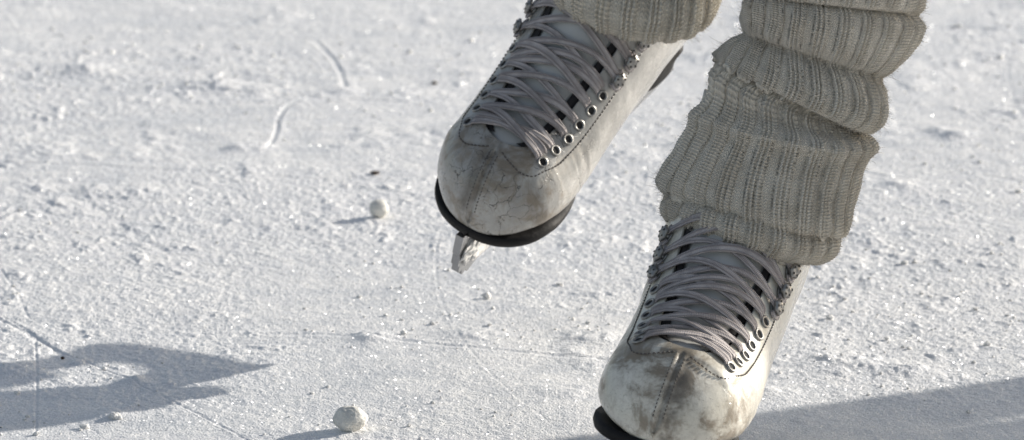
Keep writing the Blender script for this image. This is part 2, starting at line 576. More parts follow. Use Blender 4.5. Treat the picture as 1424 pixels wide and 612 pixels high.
class BootSurface:
    def __init__(s, side=1):
        s.us = np.linspace(0, len(SEC) - 1, 420)
        P = cat_at(SEC, s.us)
        P[:, 4] = np.maximum(P[:, 4], 0.01)
        s.P = P
        t = 0.5 - 0.5 * np.cos(np.linspace(0, math.pi, NTH))
        tm, n1, n2 = P[:, 5:6], P[:, 6:7], P[:, 7:8]
        a = np.clip(1 - t / tm, 0, 1)
        b = np.clip((t - tm) / (1 - tm), 0, 1)
        y = np.where(t < tm, (1 - a ** n1) ** (1 / n1), (1 - b ** n2) ** (1 / n2)) * P[:, 4:5]
        x = P[:, 0:1] + (P[:, 2:3] - P[:, 0:1]) * t
        z = P[:, 1:2] + (P[:, 3:4] - P[:, 1:2]) * t
        # collarbone: ankle hollow
        s.half = np.stack([x, y, z], -1)          # (nu, NTH, 3) from bottom to top, +y half
        seg = np.linalg.norm(np.diff(s.half, axis=1), axis=2)
        s.arc = np.concatenate([np.zeros((len(s.us), 1)), np.cumsum(seg, 1)], 1)
        s.D = s.arc[:, -1]
        s.side = side
        # arclength of the top line measured from the throat
        T = P[:, 2:4]
        L = np.concatenate([[0], np.cumsum(np.linalg.norm(np.diff(T, axis=0), axis=1))])
        i = np.argmin(np.abs(T[:, 0] - 90) + 1e3 * (s.us < 3))
        s.A = L - L[i]

    def raw(s, u, d):
        """u float section index (arrays), d signed arc distance from top centre in mm"""
        f = np.clip(u / s.us[-1] * (len(s.us) - 1), 0, len(s.us) - 1 - 1e-6)
        i = f.astype(int)
        f = (f - i)[..., None]
        out = []
        for k in (i, i + 1):
            D = s.D[k]
            q = np.clip(D - np.abs(d), 0, None)
            P = np.empty(q.shape + (3,))
            flat_k, flat_q = k.ravel(), q.ravel()
            R_ = np.empty((len(flat_k), 3))
            for kk in np.unique(flat_k):
                m = flat_k == kk
                for c in range(3):
                    R_[m, c] = np.interp(flat_q[m], s.arc[kk], s.half[kk, :, c])
            P = R_.reshape(q.shape + (3,))
            P[..., 1] *= np.where(d < 0, -1, 1)
            out.append(P)
        P = out[0] * (1 - f) + out[1] * f
        # toe line sweeps inwards
        P[..., 1] += s.side * 5.0 * (np.clip(P[..., 0], 0, 120) / 118) ** 2
        return P

    def at(s, u, d, h=0.0):
        u = np.asarray(u, float)
        d = np.asarray(d, float)
        u, d = np.broadcast_arrays(u, d)
        P = s.raw(u, d)
        e = 0.08
        du = s.raw(np.clip(u + e, 0, len(SEC) - 1), d) - s.raw(np.clip(u - e, 0, len(SEC) - 1), d)
        dd = s.raw(u, d + 0.7) - s.raw(u, d - 0.7)
        n = np.cross(du, dd)
        n /= np.linalg.norm(n, axis=-1, keepdims=True) + 1e-12
        c = P - np.array([-20, 0, 60.0])
        # outward
        ref = P - np.stack([np.clip(P[..., 0], -60, 80), 0 * P[..., 0], np.clip(P[..., 2], 60, 260) * 0 + np.clip(P[..., 2] - 30, 55, 260)], -1)
        sg = np.sign((n * ref).sum(-1, keepdims=True))
        n = n * np.where(sg == 0, 1, sg)
        h = np.broadcast_to(np.asarray(h, float), u.shape)
        return P + n * h[..., None], n

    def u_of_a(s, a):
        k = s.A > -60
        return np.interp(a, s.A[k], s.us[k])

    def a_of_u(s, u):
        return np.interp(u, s.us, s.A)


def d_eye(a):
    return 26.5 + 0.14 * np.clip(a, -10, 130)


def gap(a):
    g = d_eye(a) - 9.5
    r = np.clip(a / 15.0, 0, 1)
    return np.where(a <= 0, 0.0, g * np.sqrt(np.clip(1 - (1 - r) ** 2, 0, 1)))


STATIONS = [7 + 12.6 * i for i in range(6)] + [7 + 12.6 * 5 + 15 * k for k in range(1, 4)]


def mm(V):
    return V / 1000.0


def frame_from(n, t):
    n = Vector(n).normalized()
    t = Vector(t)
    t = (t - n * t.dot(n)).normalized()
    b = n.cross(t)
    return Matrix((t, b, n)).transposed().to_4x4()


def eyelet_mesh(r=2.9):
    bm = bmesh.new()
    N, K = 20, 8
    rr = 0.85
    vs = []
    for i in range(N):
        a = 2 * math.pi * i / N
        row = []
        for k in range(K):
            b = 2 * math.pi * k / K
            q = r + rr * math.cos(b)
            row.append(bm.verts.new((q * math.cos(a) / 1000, q * math.sin(a) / 1000, (0.9 * math.sin(b) + 0.25) / 1000)))
        vs.append(row)
    for i in range(N):
        for k in range(K):
            bm.faces.new((vs[i][k], vs[(i + 1) % N][k], vs[(i + 1) % N][(k + 1) % K], vs[i][(k + 1) % K]))
    # dark well
    c = [bm.verts.new((2.3 * math.cos(2 * math.pi * i / N) / 1000, 2.3 * math.sin(2 * math.pi * i / N) / 1000, 0.0003)) for i in range(N)]
    f = bm.faces.new(c)
    f.material_index = 1
    me = bpy.data.meshes.new('eyelet')
    bmesh.ops.recalc_face_normals(bm, faces=bm.faces)
    bm.to_mesh(me)
    bm.free()
    me.materials.append(M_EYE)
    me.materials.append(M_HOLE)
    me.polygons.foreach_set('use_smooth', np.ones(len(me.polygons), dtype=bool))
    return me


def hook_mesh():
    """speed hook: rivet base, neck and a curled cap with pressed teeth"""
    bm = bmesh.new()
    prof = [(0, 1.0), (3.6, 0.9), (4.0, 0.2), (2.2, 0.9), (1.5, 1.6), (1.6, 3.4), (3.9, 3.2), (4.7, 3.9), (4.4, 5.0), (2.8, 5.7), (0.0, 5.9)]
    N = 24
    rows = []
    for j, (r, z) in enumerate(prof):
        row = []
        for i in range(N):
            a = 2 * math.pi * i / N
            q = r * (1 + (0.12 * math.cos(6 * a) if j in (6, 7, 8) else 0))
            row.append(bm.verts.new((q * math.cos(a) / 1000, q * math.sin(a) * 0.85 / 1000, z / 1000 + (0.0006 * math.cos(a) if j > 5 else 0))))
        rows.append(row)
    for j in range(len(prof) - 1):
        for i in range(N):
            bm.faces.new((rows[j][i], rows[j][(i + 1) % N], rows[j + 1][(i + 1) % N], rows[j + 1][i]))
    # pressed dark dimples on the cap
    for k in range(5):
        a = 2 * math.pi * k / 5 + 0.3
        cx, cy = 3.0 * math.cos(a), 2.6 * math.sin(a)
        c = [bm.verts.new(((cx + 0.75 * math.cos(b)) / 1000, (cy + 0.75 * math.sin(b)) / 1000, 0.00575 + 0.0006 * math.cos(a) + 0.0001)) for b in np.linspace(0, 2 * math.pi, 8, endpoint=False)]
        bm.faces.new(c).material_index = 1
    bmesh.ops.remove_doubles(bm, verts=bm.verts, dist=1e-6)
    me = bm_mesh('hook', bm)
    me.materials.append(M_EYE)
    me.materials.append(M_HOLE)
    me.polygons.foreach_set('use_smooth', np.ones(len(me.polygons), dtype=bool))
    return me


EYE_ME = eyelet_mesh()
HOOK_ME = hook_mesh()


def ribbon(path, nrm, width, thick, seed=0):
    """flat lace swept along path (n,3) mm with normals; returns verts grid (n,12,3)"""
    path = np.asarray(path)
    t = np.gradient(path, axis=0)
    t /= np.linalg.norm(t, axis=1, keepdims=True)
    b = np.cross(t, nrm)
    b /= np.linalg.norm(b, axis=1, keepdims=True)
    n = np.cross(b, t)
    rs = np.random.default_rng(seed)
    tw = np.cumsum(rs.normal(0, 0.05, len(path)))
    tw = np.clip(tw - tw.mean(), -0.5, 0.5)
    wv = 1 + 0.10 * np.sin(np.linspace(0, rs.uniform(3, 9), len(path)) + rs.uniform(0, 6))
    K = 14
    out = []
    for k in range(K):
        a = 2 * math.pi * k / K
        ca, sa = math.cos(a), math.sin(a)
        x = np.sign(ca) * abs(ca) ** 0.6 * width / 2
        z = np.sign(sa) * abs(sa) ** 0.8 * thick / 2 * (1 - 0.25 * (1 - abs(ca)))
        bb = b * np.cos(tw)[:, None] + n * np.sin(tw)[:, None]
        nn = n * np.cos(tw)[:, None] - b * np.sin(tw)[:, None]
        out.append(path + bb * (x * wv)[:, None] + nn * z)
    return np.stack(out, 1)


def merge_grids(name, grids, closed_v=True):
    """join several (n,k,3) tubes (mm) with capped ends and uv (metres along, fraction round)"""
    verts, faces, uvs = [], [], []
    base = 0
    for G in grids:
        n, k = G.shape[:2]
        L = np.concatenate([[0], np.cumsum(np.linalg.norm(np.diff(G.mean(1), axis=0), axis=1))]) / 1000
        verts.append(G.reshape(-1, 3))
        for i in range(n - 1):
            for j in range(k):
                j2 = (j + 1) % k
                faces.append((base + i * k + j, base + i * k + j2, base + (i + 1) * k + j2, base + (i + 1) * k + j))
                uvs += [(L[i], j / k), (L[i], (j + 1) / k), (L[i + 1], (j + 1) / k), (L[i + 1], j / k)]
        for row, rv in ((0, False), (n - 1, True)):
            f = [base + row * k + j for j in range(k)]
            faces.append(tuple(f[::-1] if not rv else f))
            uvs += [(0, 0)] * k
        base += n * k
    me = bpy.data.meshes.new(name)
    me.from_pydata((np.concatenate(verts) / 1000).tolist(), [], faces)
    lay = me.uv_layers.new(name='UVMap')
    lay.data.foreach_set('uv', np.array(uvs, dtype=np.float32).ravel())
    me.update()
    return me


def build_skate(mtx, label, group, leather, side, seed, snowy, detail=True, parent=None):
    S = BootSurface(side)
    if parent is None:
        root = thing('figure_skate', label, 'ice skate', group, mtx)
    else:
        root = bpy.data.objects.new('figure_skate', None)
        COL.objects.link(root)
        root.parent = parent
        root.matrix_world = mtx
    rs = np.random.default_rng(seed)
    # ---- leather upper -----------------------------------------------------
    nu = 330 if detail else 90
    nc = 58 if detail else 20
    ut = S.u_of_a(np.array([0.0]))[0]
    us = np.unique(np.concatenate([np.linspace(0, 7, 60 if detail else 20), np.linspace(7, UTOP, nu - 110 if detail else 50),
                                   np.linspace(ut - 0.2, ut + 1.6, 50 if detail else 12)]))
    a = S.a_of_u(us)
    g = gap(a)
    D = np.interp(us, S.us, S.D)
    t = np.linspace(0, 1, nc) ** 1.35
    rowsV = []
    for sgn in (1, -1):
        d = g[:, None] + (D - g)[:, None] * t[None, :]
        d = np.maximum(d, 1e-4)
        UU = np.repeat(us[:, None], nc, 1)
        h = np.zeros_like(d)
        # centre seam on the toe: a stitched butt joint
        pre = np.clip(-(a + 1) / 6, 0, 1)[:, None]
        h += pre * (-0.9 * np.exp(-(d / 0.9) ** 2) + 0.55 * np.exp(-((d - 2.6) / 1.3) ** 2))
        # leather edge thickens (overlay) around the lacing
        ov = 1 - np.clip((d - (d_eye(a)[:, None] + 7.0)) / 0.8, 0, 1)
        aa = np.clip((a + 7) / 2.5, 0, 1)[:, None]
        h += 0.9 * ov * aa
        # flex creases and soft dents
        P0 = S.raw(UU, d * sgn)
        h += 1.1 * (fbm(P0[..., 0] / 16 + seed, P0[..., 1] / 24 + P0[..., 2] / 30, seed, 3) - 0.5)
        cre = fbm(P0[..., 0] / 5 + seed, P0[..., 1] / 30, seed + 3, 2) - 0.5
        h += 1.3 * cre * np.exp(-((P0[..., 0] - 62) / 26) ** 2) * 0.7
        h0 = 0.9 * ov * aa
        h = np.where(aa * ov > 0.5, h0 + 0.3 * (h - h0), h)
        fade = np.clip((D[:, None] - d) / 12, 0, 1)
        V, N = S.at(UU, d * sgn, h * fade)
        rowsV.append(V)
    V = np.concatenate([rowsV[0], rowsV[1][:, ::-1][:, 1:]], 1)
    me = grid_mesh('boot', mm(V))
    boot = link('boot', me, leather, root)
    bm = bmesh.new()
    bm.from_mesh(me)
    bmesh.ops.remove_doubles(bm, verts=bm.verts, dist=2e-5)
    bmesh.ops.bisect_plane(bm, geom=bm.verts[:] + bm.edges[:] + bm.faces[:], plane_co=(0, 0, 0.186), plane_no=(0.25, 0, 1), clear_outer=True)
    bmesh.ops.recalc_face_normals(bm, faces=bm.faces)
    bm.to_mesh(me)
    bm.free()
    md = boot.modifiers.new('thickness', 'SOLIDIFY')
    md.thickness = 0.0022
    md.offset = -1
    # ---- tongue --------------------------------------------------------------
    ua = S.u_of_a(np.linspace(-4, 128, 90))
    aa = S.a_of_u(ua)
    gg = np.maximum(gap(aa), 7)
    tt = np.linspace(-1, 1, 41)
    d = (gg + 5)[:, None] * tt[None, :]
    h = -4.2 + 3.0 * np.clip(1 - (np.abs(d) / (gg[:, None] - 1)) ** 4, 0, 1)
    h = h + 0.8 * (fbm(aa[:, None] / 14 + 0 * d, d / 12, 3 + seed, 3) - 0.5)
    V, _ = S.at(np.repeat(ua[:, None], 41, 1), d, h)
    o = link('tongue', grid_mesh('tongue', mm(V)), M_TONGUE, root)
    # ---- dark lining just inside the flap edges -------------------------------
    for sgn in (1, -1):
        ua2 = S.u_of_a(np.linspace(5, 122, 70))
        a2 = S.a_of_u(ua2)
        dd = gap(a2)[:, None] + np.array([-5.6, -4.2, -1.5, 1.5])[None, :]
        V, _ = S.at(np.repeat(ua2[:, None], 4, 1), sgn * dd, np.array([-1.35, -0.75, -0.75, -2.6])[None, :] + 0 * dd)
        link('lining', grid_mesh('lining', mm(V)), M_LINING, root)
    # ---- sole: welt and layered black sole ------------------------------------
    ub = np.linspace(0.0, 14.0, 90)
    P = cat_at(SEC, ub)
    P[:, 4] = np.maximum(P[:, 4], 0.01)
    hw = P[:, 4] * 0.93 + 1.3 * np.clip(ub / 1.2, 0, 1)
    xc = P[:, 0] + 0.9 * np.clip(1 - ub / 4, 0, 1)
    cy = side * 5.0 * (np.clip(xc, 0, 120) / 118) ** 2
    hw = hw * (1 - 0.34 * np.exp(-((xc - 2) / 42.0) ** 2)) - 2.0 * np.clip((60 - xc) / 30, 0, 1)
    hw = np.minimum(hw, np.interp(xc, [-110, -20, 45, 70], [27, 25, 36, 60]))
    # round off the heel end
    hr = np.clip((xc + 108) / 26, 0, 1)
    hw = hw * np.sqrt(np.clip(1 - (1 - hr) ** 2, 0.02, 1))
    zb = P[:, 1]
    ks = np.linspace(-1, 1, 15)
    rings = []
    for i in range(len(ub)):
        top = [(xc[i], cy[i] + hw[i] * k, zb[i] + 1.6) for k in ks]
        s1 = [(xc[i], cy[i] + hw[i] * 1.0 + 0.4, zb[i] - 2.5), (xc[i], cy[i] + hw[i] - 0.6, zb[i] - 4.6)]
        bot = [(xc[i], cy[i] + (hw[i] - 1.6) * k, zb[i] - 5.2) for k in ks[::-1]]
        s2 = [(xc[i], cy[i] - hw[i] + 0.6, zb[i] - 4.6), (xc[i], cy[i] - hw[i] * 1.0 - 0.4, zb[i] - 2.5)]
        rings.append(top + s1 + bot + s2)
    G = np.array(rings)
    sole = link('sole', merge_grids('sole', [G]), M_SOLE, root)
    # ---- stacked heel ------------------------------------------------------------
    lv = []
    outl = []
    for th in np.linspace(0, 2 * math.pi, 48, endpoint=False):
        c, s_ = math.cos(th), math.sin(th)
        x = -80 + 27 * np.sign(c) * abs(c) ** (0.55 if c > 0 else 0.9)
        y = 23 * np.sign(s_) * abs(s_) ** 0.75
        outl.append((x, y))
    outl = np.array(outl)
    for k, (z, sc_) in enumerate([(57, 1.0), (52, .985), (51.6, .965), (47, .95), (46.6, .93), (42, .915), (40, .90)]):
        q = outl.copy()
        q[:, 0] = -79 + (q[:, 0] + 79) * sc_ + (57 - z) * 0.12
        q[:, 1] *= sc_
        zz = z + np.where(z > 45, (q[:, 0] + 79) * -0.17, 0)
        lv.append(np.concatenate([q, np.broadcast_to(zz, len(q))[:, None]], 1))
    link('heel', merge_grids('heel', [np.array(lv)]), M_SOLE, root, smooth=False)
    # ---- blade ----------------------------------------------------------------------
    prof = [(-128, 5), (-100, 1.8), (-60, 0.4), (-20, 0), (30, 0.2), (70, 1.8), (92, 4.5), (97, 4.2), (104, 2.4), (106, 5), (110, 3.6), (111, 7.5), (114.5, 7.5), (114.5, 12), (116.5, 13), (116, 19), (117, 21), (116, 32.5),
            (60, 32), (54, 26), (46, 19), (30, 15.5), (0, 14), (-30, 15), (-46, 19), (-54, 26), (-58, 38.5), (-104, 38.5), (-106, 24), (-112, 15), (-126, 10)]
    bm = bmesh.new()
    L = [bm.verts.new((x / 1000, -0.0026, z / 1000)) for x, z in prof]
    Rr = [bm.verts.new((x / 1000, 0.0026, z / 1000)) for x, z in prof]
    bm.faces.new(L)
    bm.faces.new(Rr[::-1])
    for i in range(len(prof)):
        j = (i + 1) % len(prof)
        bm.faces.new((L[j], L[i], Rr[i], Rr[j]))
    if snowy:
        for v in bm.verts:
            v.co.z = 0.034 - (0.034 - v.co.z) * (1 + 0.18 * min(1, max(0, (v.co.x - 0.05) / 0.05)))
            v.co.x += 0.001
    blade = link('blade', bm_mesh('blade', bm), M_STEEL, root, smooth=False)
    for (x0, x1, wd, z0, z1) in ((48, 106, 20, 33.5, 33.5), (-104, -56, 15, 38.5, 38.5)):
        bm = bmesh.new()
        n = 10
        up, dn = [], []
        pts = []
        for i in range(n + 1):
            q = i / n
            x = x0 + (x1 - x0) * q
            yy = wd * math.sqrt(max(0.05, 1 - abs(2 * q - 1) ** 3)) + side * 2
            pts.append((x, yy))
        ring = pts + [(x, -y) for x, y in pts[::-1]]
        T = [bm.verts.new((x / 1000, y / 1000, (z0 + 2.2) / 1000)) for x, y in ring]
        Bt = [bm.verts.new((x / 1000, y / 1000, (z0 - 0.3) / 1000)) for x, y in ring]
        bm.faces.new(T)
        bm.faces.new(Bt[::-1])
        for i in range(len(ring)):
            j = (i + 1) % len(ring)
            bm.faces.new((T[i], T[j], Bt[j], Bt[i]))
        link('mounting_plate', bm_mesh('mounting_plate', bm), M_STEEL, blade, smooth=False)
    if snowy:
        bm = bmesh.new()
        bmesh.ops.create_icosphere(bm, subdivisions=5, radius=1)
        for v in bm.verts:
            p = v.co
            n1 = mnoise.fractal(p * 2.2 + Vector((3, 1, 5)), 1.0, 2.0, 4)
            n2 = mnoise.fractal(p * 7 + Vector((1, 9, 5)), 0.8, 2.0, 3)
            q = Vector((p.x * 22, p.y * 3.0, p.z * 12)) * (1 + 0.28 * n1 + 0.12 * n2)
            v.co = Vector((91 + q.x - 0.2 * q.z, q.y + 3.6, 17 + q.z)) / 1000
        link('snow_crust', bm_mesh('snow_crust', bm), M_SNOW, blade)
    if not detail:
        return root
    # ---- stitching ------------------------------------------------------------------------
    grids = []

    def dashes(pts, step=2.6, ln=1.7, rad=0.42, hh=0.55):
        pts = catmull(np.array(pts, float), 500)
        u = S.u_of_a(pts[:, 0])
        V, N = S.at(u, pts[:, 1], hh + 0.9 * 0)
        L = np.concatenate([[0], np.cumsum(np.linalg.norm(np.diff(V, axis=0), axis=1))])
        s0 = 0.0
        while s0 + ln < L[-1]:
            q = np.linspace(s0, s0 + ln, 4)
            c = np.stack([np.interp(q, L, V[:, k]) for k in range(3)], 1)
            n = np.stack([np.interp(q, L, N[:, k]) for k in range(3)], 1)
            c = c + n * np.array([-0.5, 0.1, 0.1, -0.5])[:, None] * 0.6
            tt_ = c[-1] - c[0]
            tt_ /= np.linalg.norm(tt_) + 1e-9
            b_ = np.cross(tt_, n[0])
            b_ /= np.linalg.norm(b_) + 1e-9
            n_ = np.cross(b_, tt_)
            ring = [c + rad * (math.cos(x) * b_ + math.sin(x) * n_) for x in np.linspace(0, 2 * math.pi, 6, endpoint=False)]
            grids.append(np.stack(ring, 1))
            s0 += step
    for sgn in (1, -1):
        pth = [(150, sgn * (d_eye(130) + 7.5))][:0] + [(q, sgn * (d_eye(q) + 7.5)) for q in (118, 110, 95, 70, 50, 30, 15)] + [(5, sgn * 32), (-3, sgn * 28), (-8, sgn * 20), (-8, sgn * 11), (-5.5, sgn * 3.5)]
        dashes(pth, hh=1.0)
    # pair of stitch rows beside the toe seam
    for sgn in (1, -1):
        dashes([(-9, sgn * 2.9), (-20, sgn * 2.9), (-35, sgn * 2.9), (-48, sgn * 2.9)], hh=0.75, rad=0.34, step=2.3, ln=1.4)
    link('stitching', merge_grids('stitching', grids), M_STITCH, root)
    # ---- eyelets and hooks --------------------------------------------------------------------
    nh = 6
    for i, st in enumerate(STATIONS):
        for sgn in (1, -1):
            u = S.u_of_a(np.array([st]))
            dloc = sgn * (d_eye(st) + (1.5 if i >= nh else 0) + rs.normal(0, 0.25))
            P, N = S.at(u, np.array([dloc]), 1.25)
            P2, _ = S.at(u + 0.1, np.array([dloc]), 1.25)
            F = frame_from(N[0], P2[0] - P[0])
            o = bpy.data.objects.new('eyelet' if i < nh else 'hook', EYE_ME if i < nh else HOOK_ME)
            COL.objects.link(o)
            o.parent = root
            F.translation = Vector(P[0] / 1000)
            if i >= nh:
                F = F @ Matrix.Rotation(rs.uniform(-0.5, 0.5), 4, 'Z')
            o.matrix_local = F
    # ---- lace -----------------------------------------------------------------------------------
    grids = []

    def strand(i0, s0, i1, s1, over, off=0.0, w_=4.9, sag=0.0, out0=0.0, out1=0.0, th=1.45, sd=0):
        n = 46
        q = np.linspace(0, 1, n)
        a0, a1 = STATIONS[i0] + off, STATIONS[i1] + off
        d0, d1 = s0 * (d_eye(STATIONS[i0]) + out0 - (1.6 if i0 < nh else 0)), s1 * (d_eye(STATIONS[i1]) + out1 - (1.6 if i1 < nh else 0))
        e = q - 0.085 * np.sin(2 * math.pi * q)
        aL = a0 + (a1 - a0) * e + sag * np.sin(math.pi * q)
        dL = d0 + (d1 - d0) * q
        bow = np.sin(math.pi * q) ** 0.5
        hh = 2.2 + 0.9 * bow + over * 0.8 * np.sin(math.pi * q) ** 1.5
        # dives into the eyelet at both ends
        if i0 < nh:
            hh = hh - 2.6 * np.exp(-(q / 0.035) ** 2)
        else:
            hh = hh + 1.4 * np.exp(-(q / 0.08) ** 2)
        if i1 < nh:
            hh = hh - 2.6 * np.exp(-((1 - q) / 0.035) ** 2)
        else:
            hh = hh + 1.4 * np.exp(-((1 - q) / 0.08) ** 2)
        V, N = S.at(S.u_of_a(aL), dL, hh)
        k = np.array([1, 4, 6, 4, 1.0]) / 16
        for _ in range(3):
            Nn = N.copy()
            for c in range(3):
                Nn[2:-2, c] = np.convolve(N[:, c], k, 'valid')
            N = Nn
        grids.append(ribbon(V, N, w_ * rs.uniform(0.85, 1.1), th, sd))
    strand(0, -1, 0, 1, -0.2, sag=3.0, sd=1)
    strand(0, -1, 0, 1, -0.6, off=5.0, sag=1.0, w_=4.5, sd=19)
    ns = len(STATIONS)
    for i in range(ns - 1):
        ov = 1 if (i + seed) % 2 else -1
        strand(i, -1, i + 1, 1, ov, sag=rs.uniform(-1.0, 0.8), sd=10 + i, off=rs.normal(0, .5))
        strand(i, 1, i + 1, -1, -ov, sag=rs.uniform(-1.0, 0.8), sd=30 + i, off=rs.normal(0, .5))
        if i in (4,):
            # the doubled, slightly loose turn of the lace
            strand(i, -1, i + (1 if i < nh else 0), 1, ov * 0.4, sag=rs.uniform(1, 4), w_=4.4, off=3.2, sd=50 + i, th=1.5)
    # loops of lace round the hooks
    for i in range(nh, ns):
        for sgn in (1, -1):
            th = np.linspace(-1.9, 1.9, 18)
            ac = STATIONS[i] + 4.4 * np.sin(th)
            dc = sgn * (d_eye(STATIONS[i]) + 1.0 + 4.6 * np.cos(th))
            V, N = S.at(S.u_of_a(ac), dc, 2.8 + 0 * ac)
            grids.append(ribbon(V, N, 3.8, 1.8, i))
    link('lace', merge_grids('lace', grids), M_LACE, root)
    return root


def pose(yaw, pit, rol, t, scale=1.0):
    B = Matrix(((0, 1, 0), (-1, 0, 0), (0, 0, 1)))
    M = (B @ Matrix.Rotation(yaw, 3, 'Z') @ Matrix.Rotation(pit, 3, 'Y') @ Matrix.Rotation(rol, 3, 'X') * scale).to_4x4()
    M.translation = Vector(t)
    return M


POSE_R = pose(-0.6194786, 0.3416929, -0.39, (0.0302910, 0.4390025, 0.0854412), 1.065)
POSE_S = pose(-0.1571779, -0.0542831, -0.2446886, (0.0945, 0.0177808, 0.0062921), 1.062)
M_L1 = leather_material('scuffed_white_leather_shaded', 1.0, 3.1, 0.8, (0.30, 0.292, 0.275), (0.48, 0.47, 0.445))  # darker base tones: the raised boot's shade put into the leather colour
M_L2 = leather_material('scuffed_white_leather_lit', 0.3, 8.7, 0.85, (0.60, 0.57, 0.49), (0.74, 0.715, 0.64))  # lighter copy, with the standing boot's sunlit tone put into the colour
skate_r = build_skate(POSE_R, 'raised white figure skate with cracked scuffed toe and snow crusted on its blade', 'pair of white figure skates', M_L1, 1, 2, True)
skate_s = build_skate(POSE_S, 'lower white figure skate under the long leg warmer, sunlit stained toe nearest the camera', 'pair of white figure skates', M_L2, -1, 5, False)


# ------------------------------------------------------------------ leg warmers
def smooth_noise_ring(n, k, rng):
    th = np.linspace(0, 2 * math.pi, n, endpoint=False)
    return sum(rng.normal(0, 1 / (j + 1)) * np.cos(j * th + rng.uniform(0, 6.28)) for j in range(1, k))


def leg_warmer(name, label, rings, ydepth, parent, material, periods, seed, fuzz_n, depth_f=0.92):
    """rings: (Lx,Ly,Rx,Ry,Bx,By,depth scale) measured as widths and tilts of each turn of the knit"""
    rng = np.random.default_rng(seed)
    C, A, Bv = [], [], []
    for (lx, ly, rx, ry, bx, by, ds) in rings:
        mx, my = (lx + rx) / 2, (ly + ry) / 2
        y = ydepth(my)
        L, Rr = at_depth(lx, ly, y), at_depth(rx, ry, y)
        c = (L + Rr) / 2
        a_ = (Rr - L) / 2
        a_ = a_ * (1 - 0.0036 / np.linalg.norm(a_))
        rad = np.linalg.norm(a_)
        b0 = at_depth(mx + bx, my + by, y) - at_depth(mx, my, y)
        b_ = b0 + np.array([0, -rad * depth_f * ds, 0.0])
        # keep the depth displacement from shifting the outline: compensate along the view ray
        b_[2] -= b_[1] * math.tan(PITCH)
        C.append(c)
        A.append(a_)
        Bv.append(b_)
    K = np.concatenate([np.array(C), np.array(A), np.array(Bv)], 1)
    NS, NP = 620, periods * 36
    S = catmull(K, NS)
    th = np.linspace(0, 2 * math.pi, NP, endpoint=False)
    fr = np.linspace(0, 1, NS)
    # slow wandering of the ribs and irregular wrinkles
    wander = 0.035 * (fbm(fr[:, None] * 9 + 0 * th, np.cos(th)[None, :] * 1.5 + np.sin(th)[None, :] * 0 + 5, seed, 3) - 0.5)
    T = th[None, :] + wander * 2
    ct, st = np.cos(T)[..., None], np.sin(T)[..., None]
    V = S[:, None, 0:3] + ct * S[:, None, 3:6] + st * S[:, None, 6:9]
    # normals
    dS = np.gradient(V, axis=0)
    dT = np.roll(V, -1, 1) - np.roll(V, 1, 1)
    N = np.cross(dT, dS)
    N /= np.linalg.norm(N, axis=2, keepdims=True) + 1e-12
    rad_dir = V - S[:, None, 0:3]
    if (N * rad_dir).sum(2).mean() < 0:
        N = -N
    arc = np.concatenate([[0], np.cumsum(np.linalg.norm(np.diff(V.mean(1) * 0 + V[:, NP * 3 // 4 if False else 10], axis=0), axis=1))])
    x = np.cos(th)[None, :] * 2.2
    y = np.sin(th)[None, :] * 2.2
    # folds of several sizes, running round the leg and slanting
    N = rad_dir / (np.linalg.norm(rad_dir, axis=2, keepdims=True) + 1e-12)
    wr = 0.0022 * (fbm(arc[:, None] * 26 + 0.5 * x, y + 3 + 0.35 * x, seed + 5, 3) - 0.5) * 2
    wr += 0.0012 * (fbm(arc[:, None] * 70 + x, y * 1.7 + 3, seed + 9, 3) - 0.5) * 2
    # ribs: three narrow ridges then a flat knit panel
    ph = (th[None, :] + 0 * wander) / (2 * math.pi) * periods
    q = ph - np.floor(ph)
    band = np.clip(1 - np.abs(q - 0.27) / 0.27, 0, 1)
    band = np.clip(band * 4, 0, 1)
    ridge = band * (0.5 + 0.5 * np.cos((q - 0.27) / 0.18 * 2 * math.pi))
    ridge = np.broadcast_to(ridge, V.shape[:2])
    stretch = 0.75 + 0.5 * fbm(arc[:, None] * 20 + 0 * th, np.cos(th)[None, :] * 1.2 + 9, seed + 21, 2)
    rib = 0.0026 * ridge * stretch + 0.0004 * band * stretch
    panel = 1 - band
    stch = 0.00028 * np.sin(arc[:, None] / 0.0019 * 2 * math.pi) * np.ones_like(q)
    V = V + N * (wr + rib + stch * (0.4 + 0.6 * ridge))[..., None]
    circ = np.linalg.norm(np.roll(V, -1, 1) - V, axis=2).mean(0).sum()
    uv = np.zeros((NS, NP + 1, 2))
    uv[..., 0] = np.linspace(0, 0.0132 * periods, NP + 1)[None, :]
    uv[..., 1] = arc[:, None]
    me = grid_mesh(name, V, closed_v=True, uv=uv)
    o = link(name, me, material, parent)
    if label:
        o['label'] = label
    md = o.modifiers.new('thickness', 'SOLIDIFY')
    md.thickness = 0.003
    md.offset = -1
    # ---- loose fibres
    ii = rng.integers(2, NS - 2, fuzz_n)
    jj = rng.integers(0, NP, fuzz_n)
    P, Nn = V[ii, jj], N[ii, jj]
    ln = rng.gamma(2.0, 0.0011, fuzz_n)[:, None] + 0.0006
    r1 = rng.normal(0, 1, (fuzz_n, 3))
    r1 -= (r1 * Nn).sum(1, keepdims=True) * Nn
    r1 /= np.linalg.norm(r1, axis=1, keepdims=True)
    wv = np.cross(Nn, r1) * 0.00006
    mid = P + Nn * ln * 0.6 + r1 * ln * 0.35
    tip = P + Nn * ln * 0.8 + r1 * ln * 1.0
    vv = np.stack([P - wv * 1.6, P + wv * 1.6, mid + wv, mid - wv, tip], 1).reshape(-1, 3)
    base = np.arange(fuzz_n)[:, None] * 5
    faces = np.concatenate([base + np.array([0, 1, 2, 3])], 1).tolist() + (base + np.array([3, 2, 4])).tolist()
    fm = bpy.data.meshes.new('wool_fibres')
    fm.from_pydata(vv.tolist(), [], faces)
    fo = link('wool_fibres', fm, material, o, smooth=False)
    return o


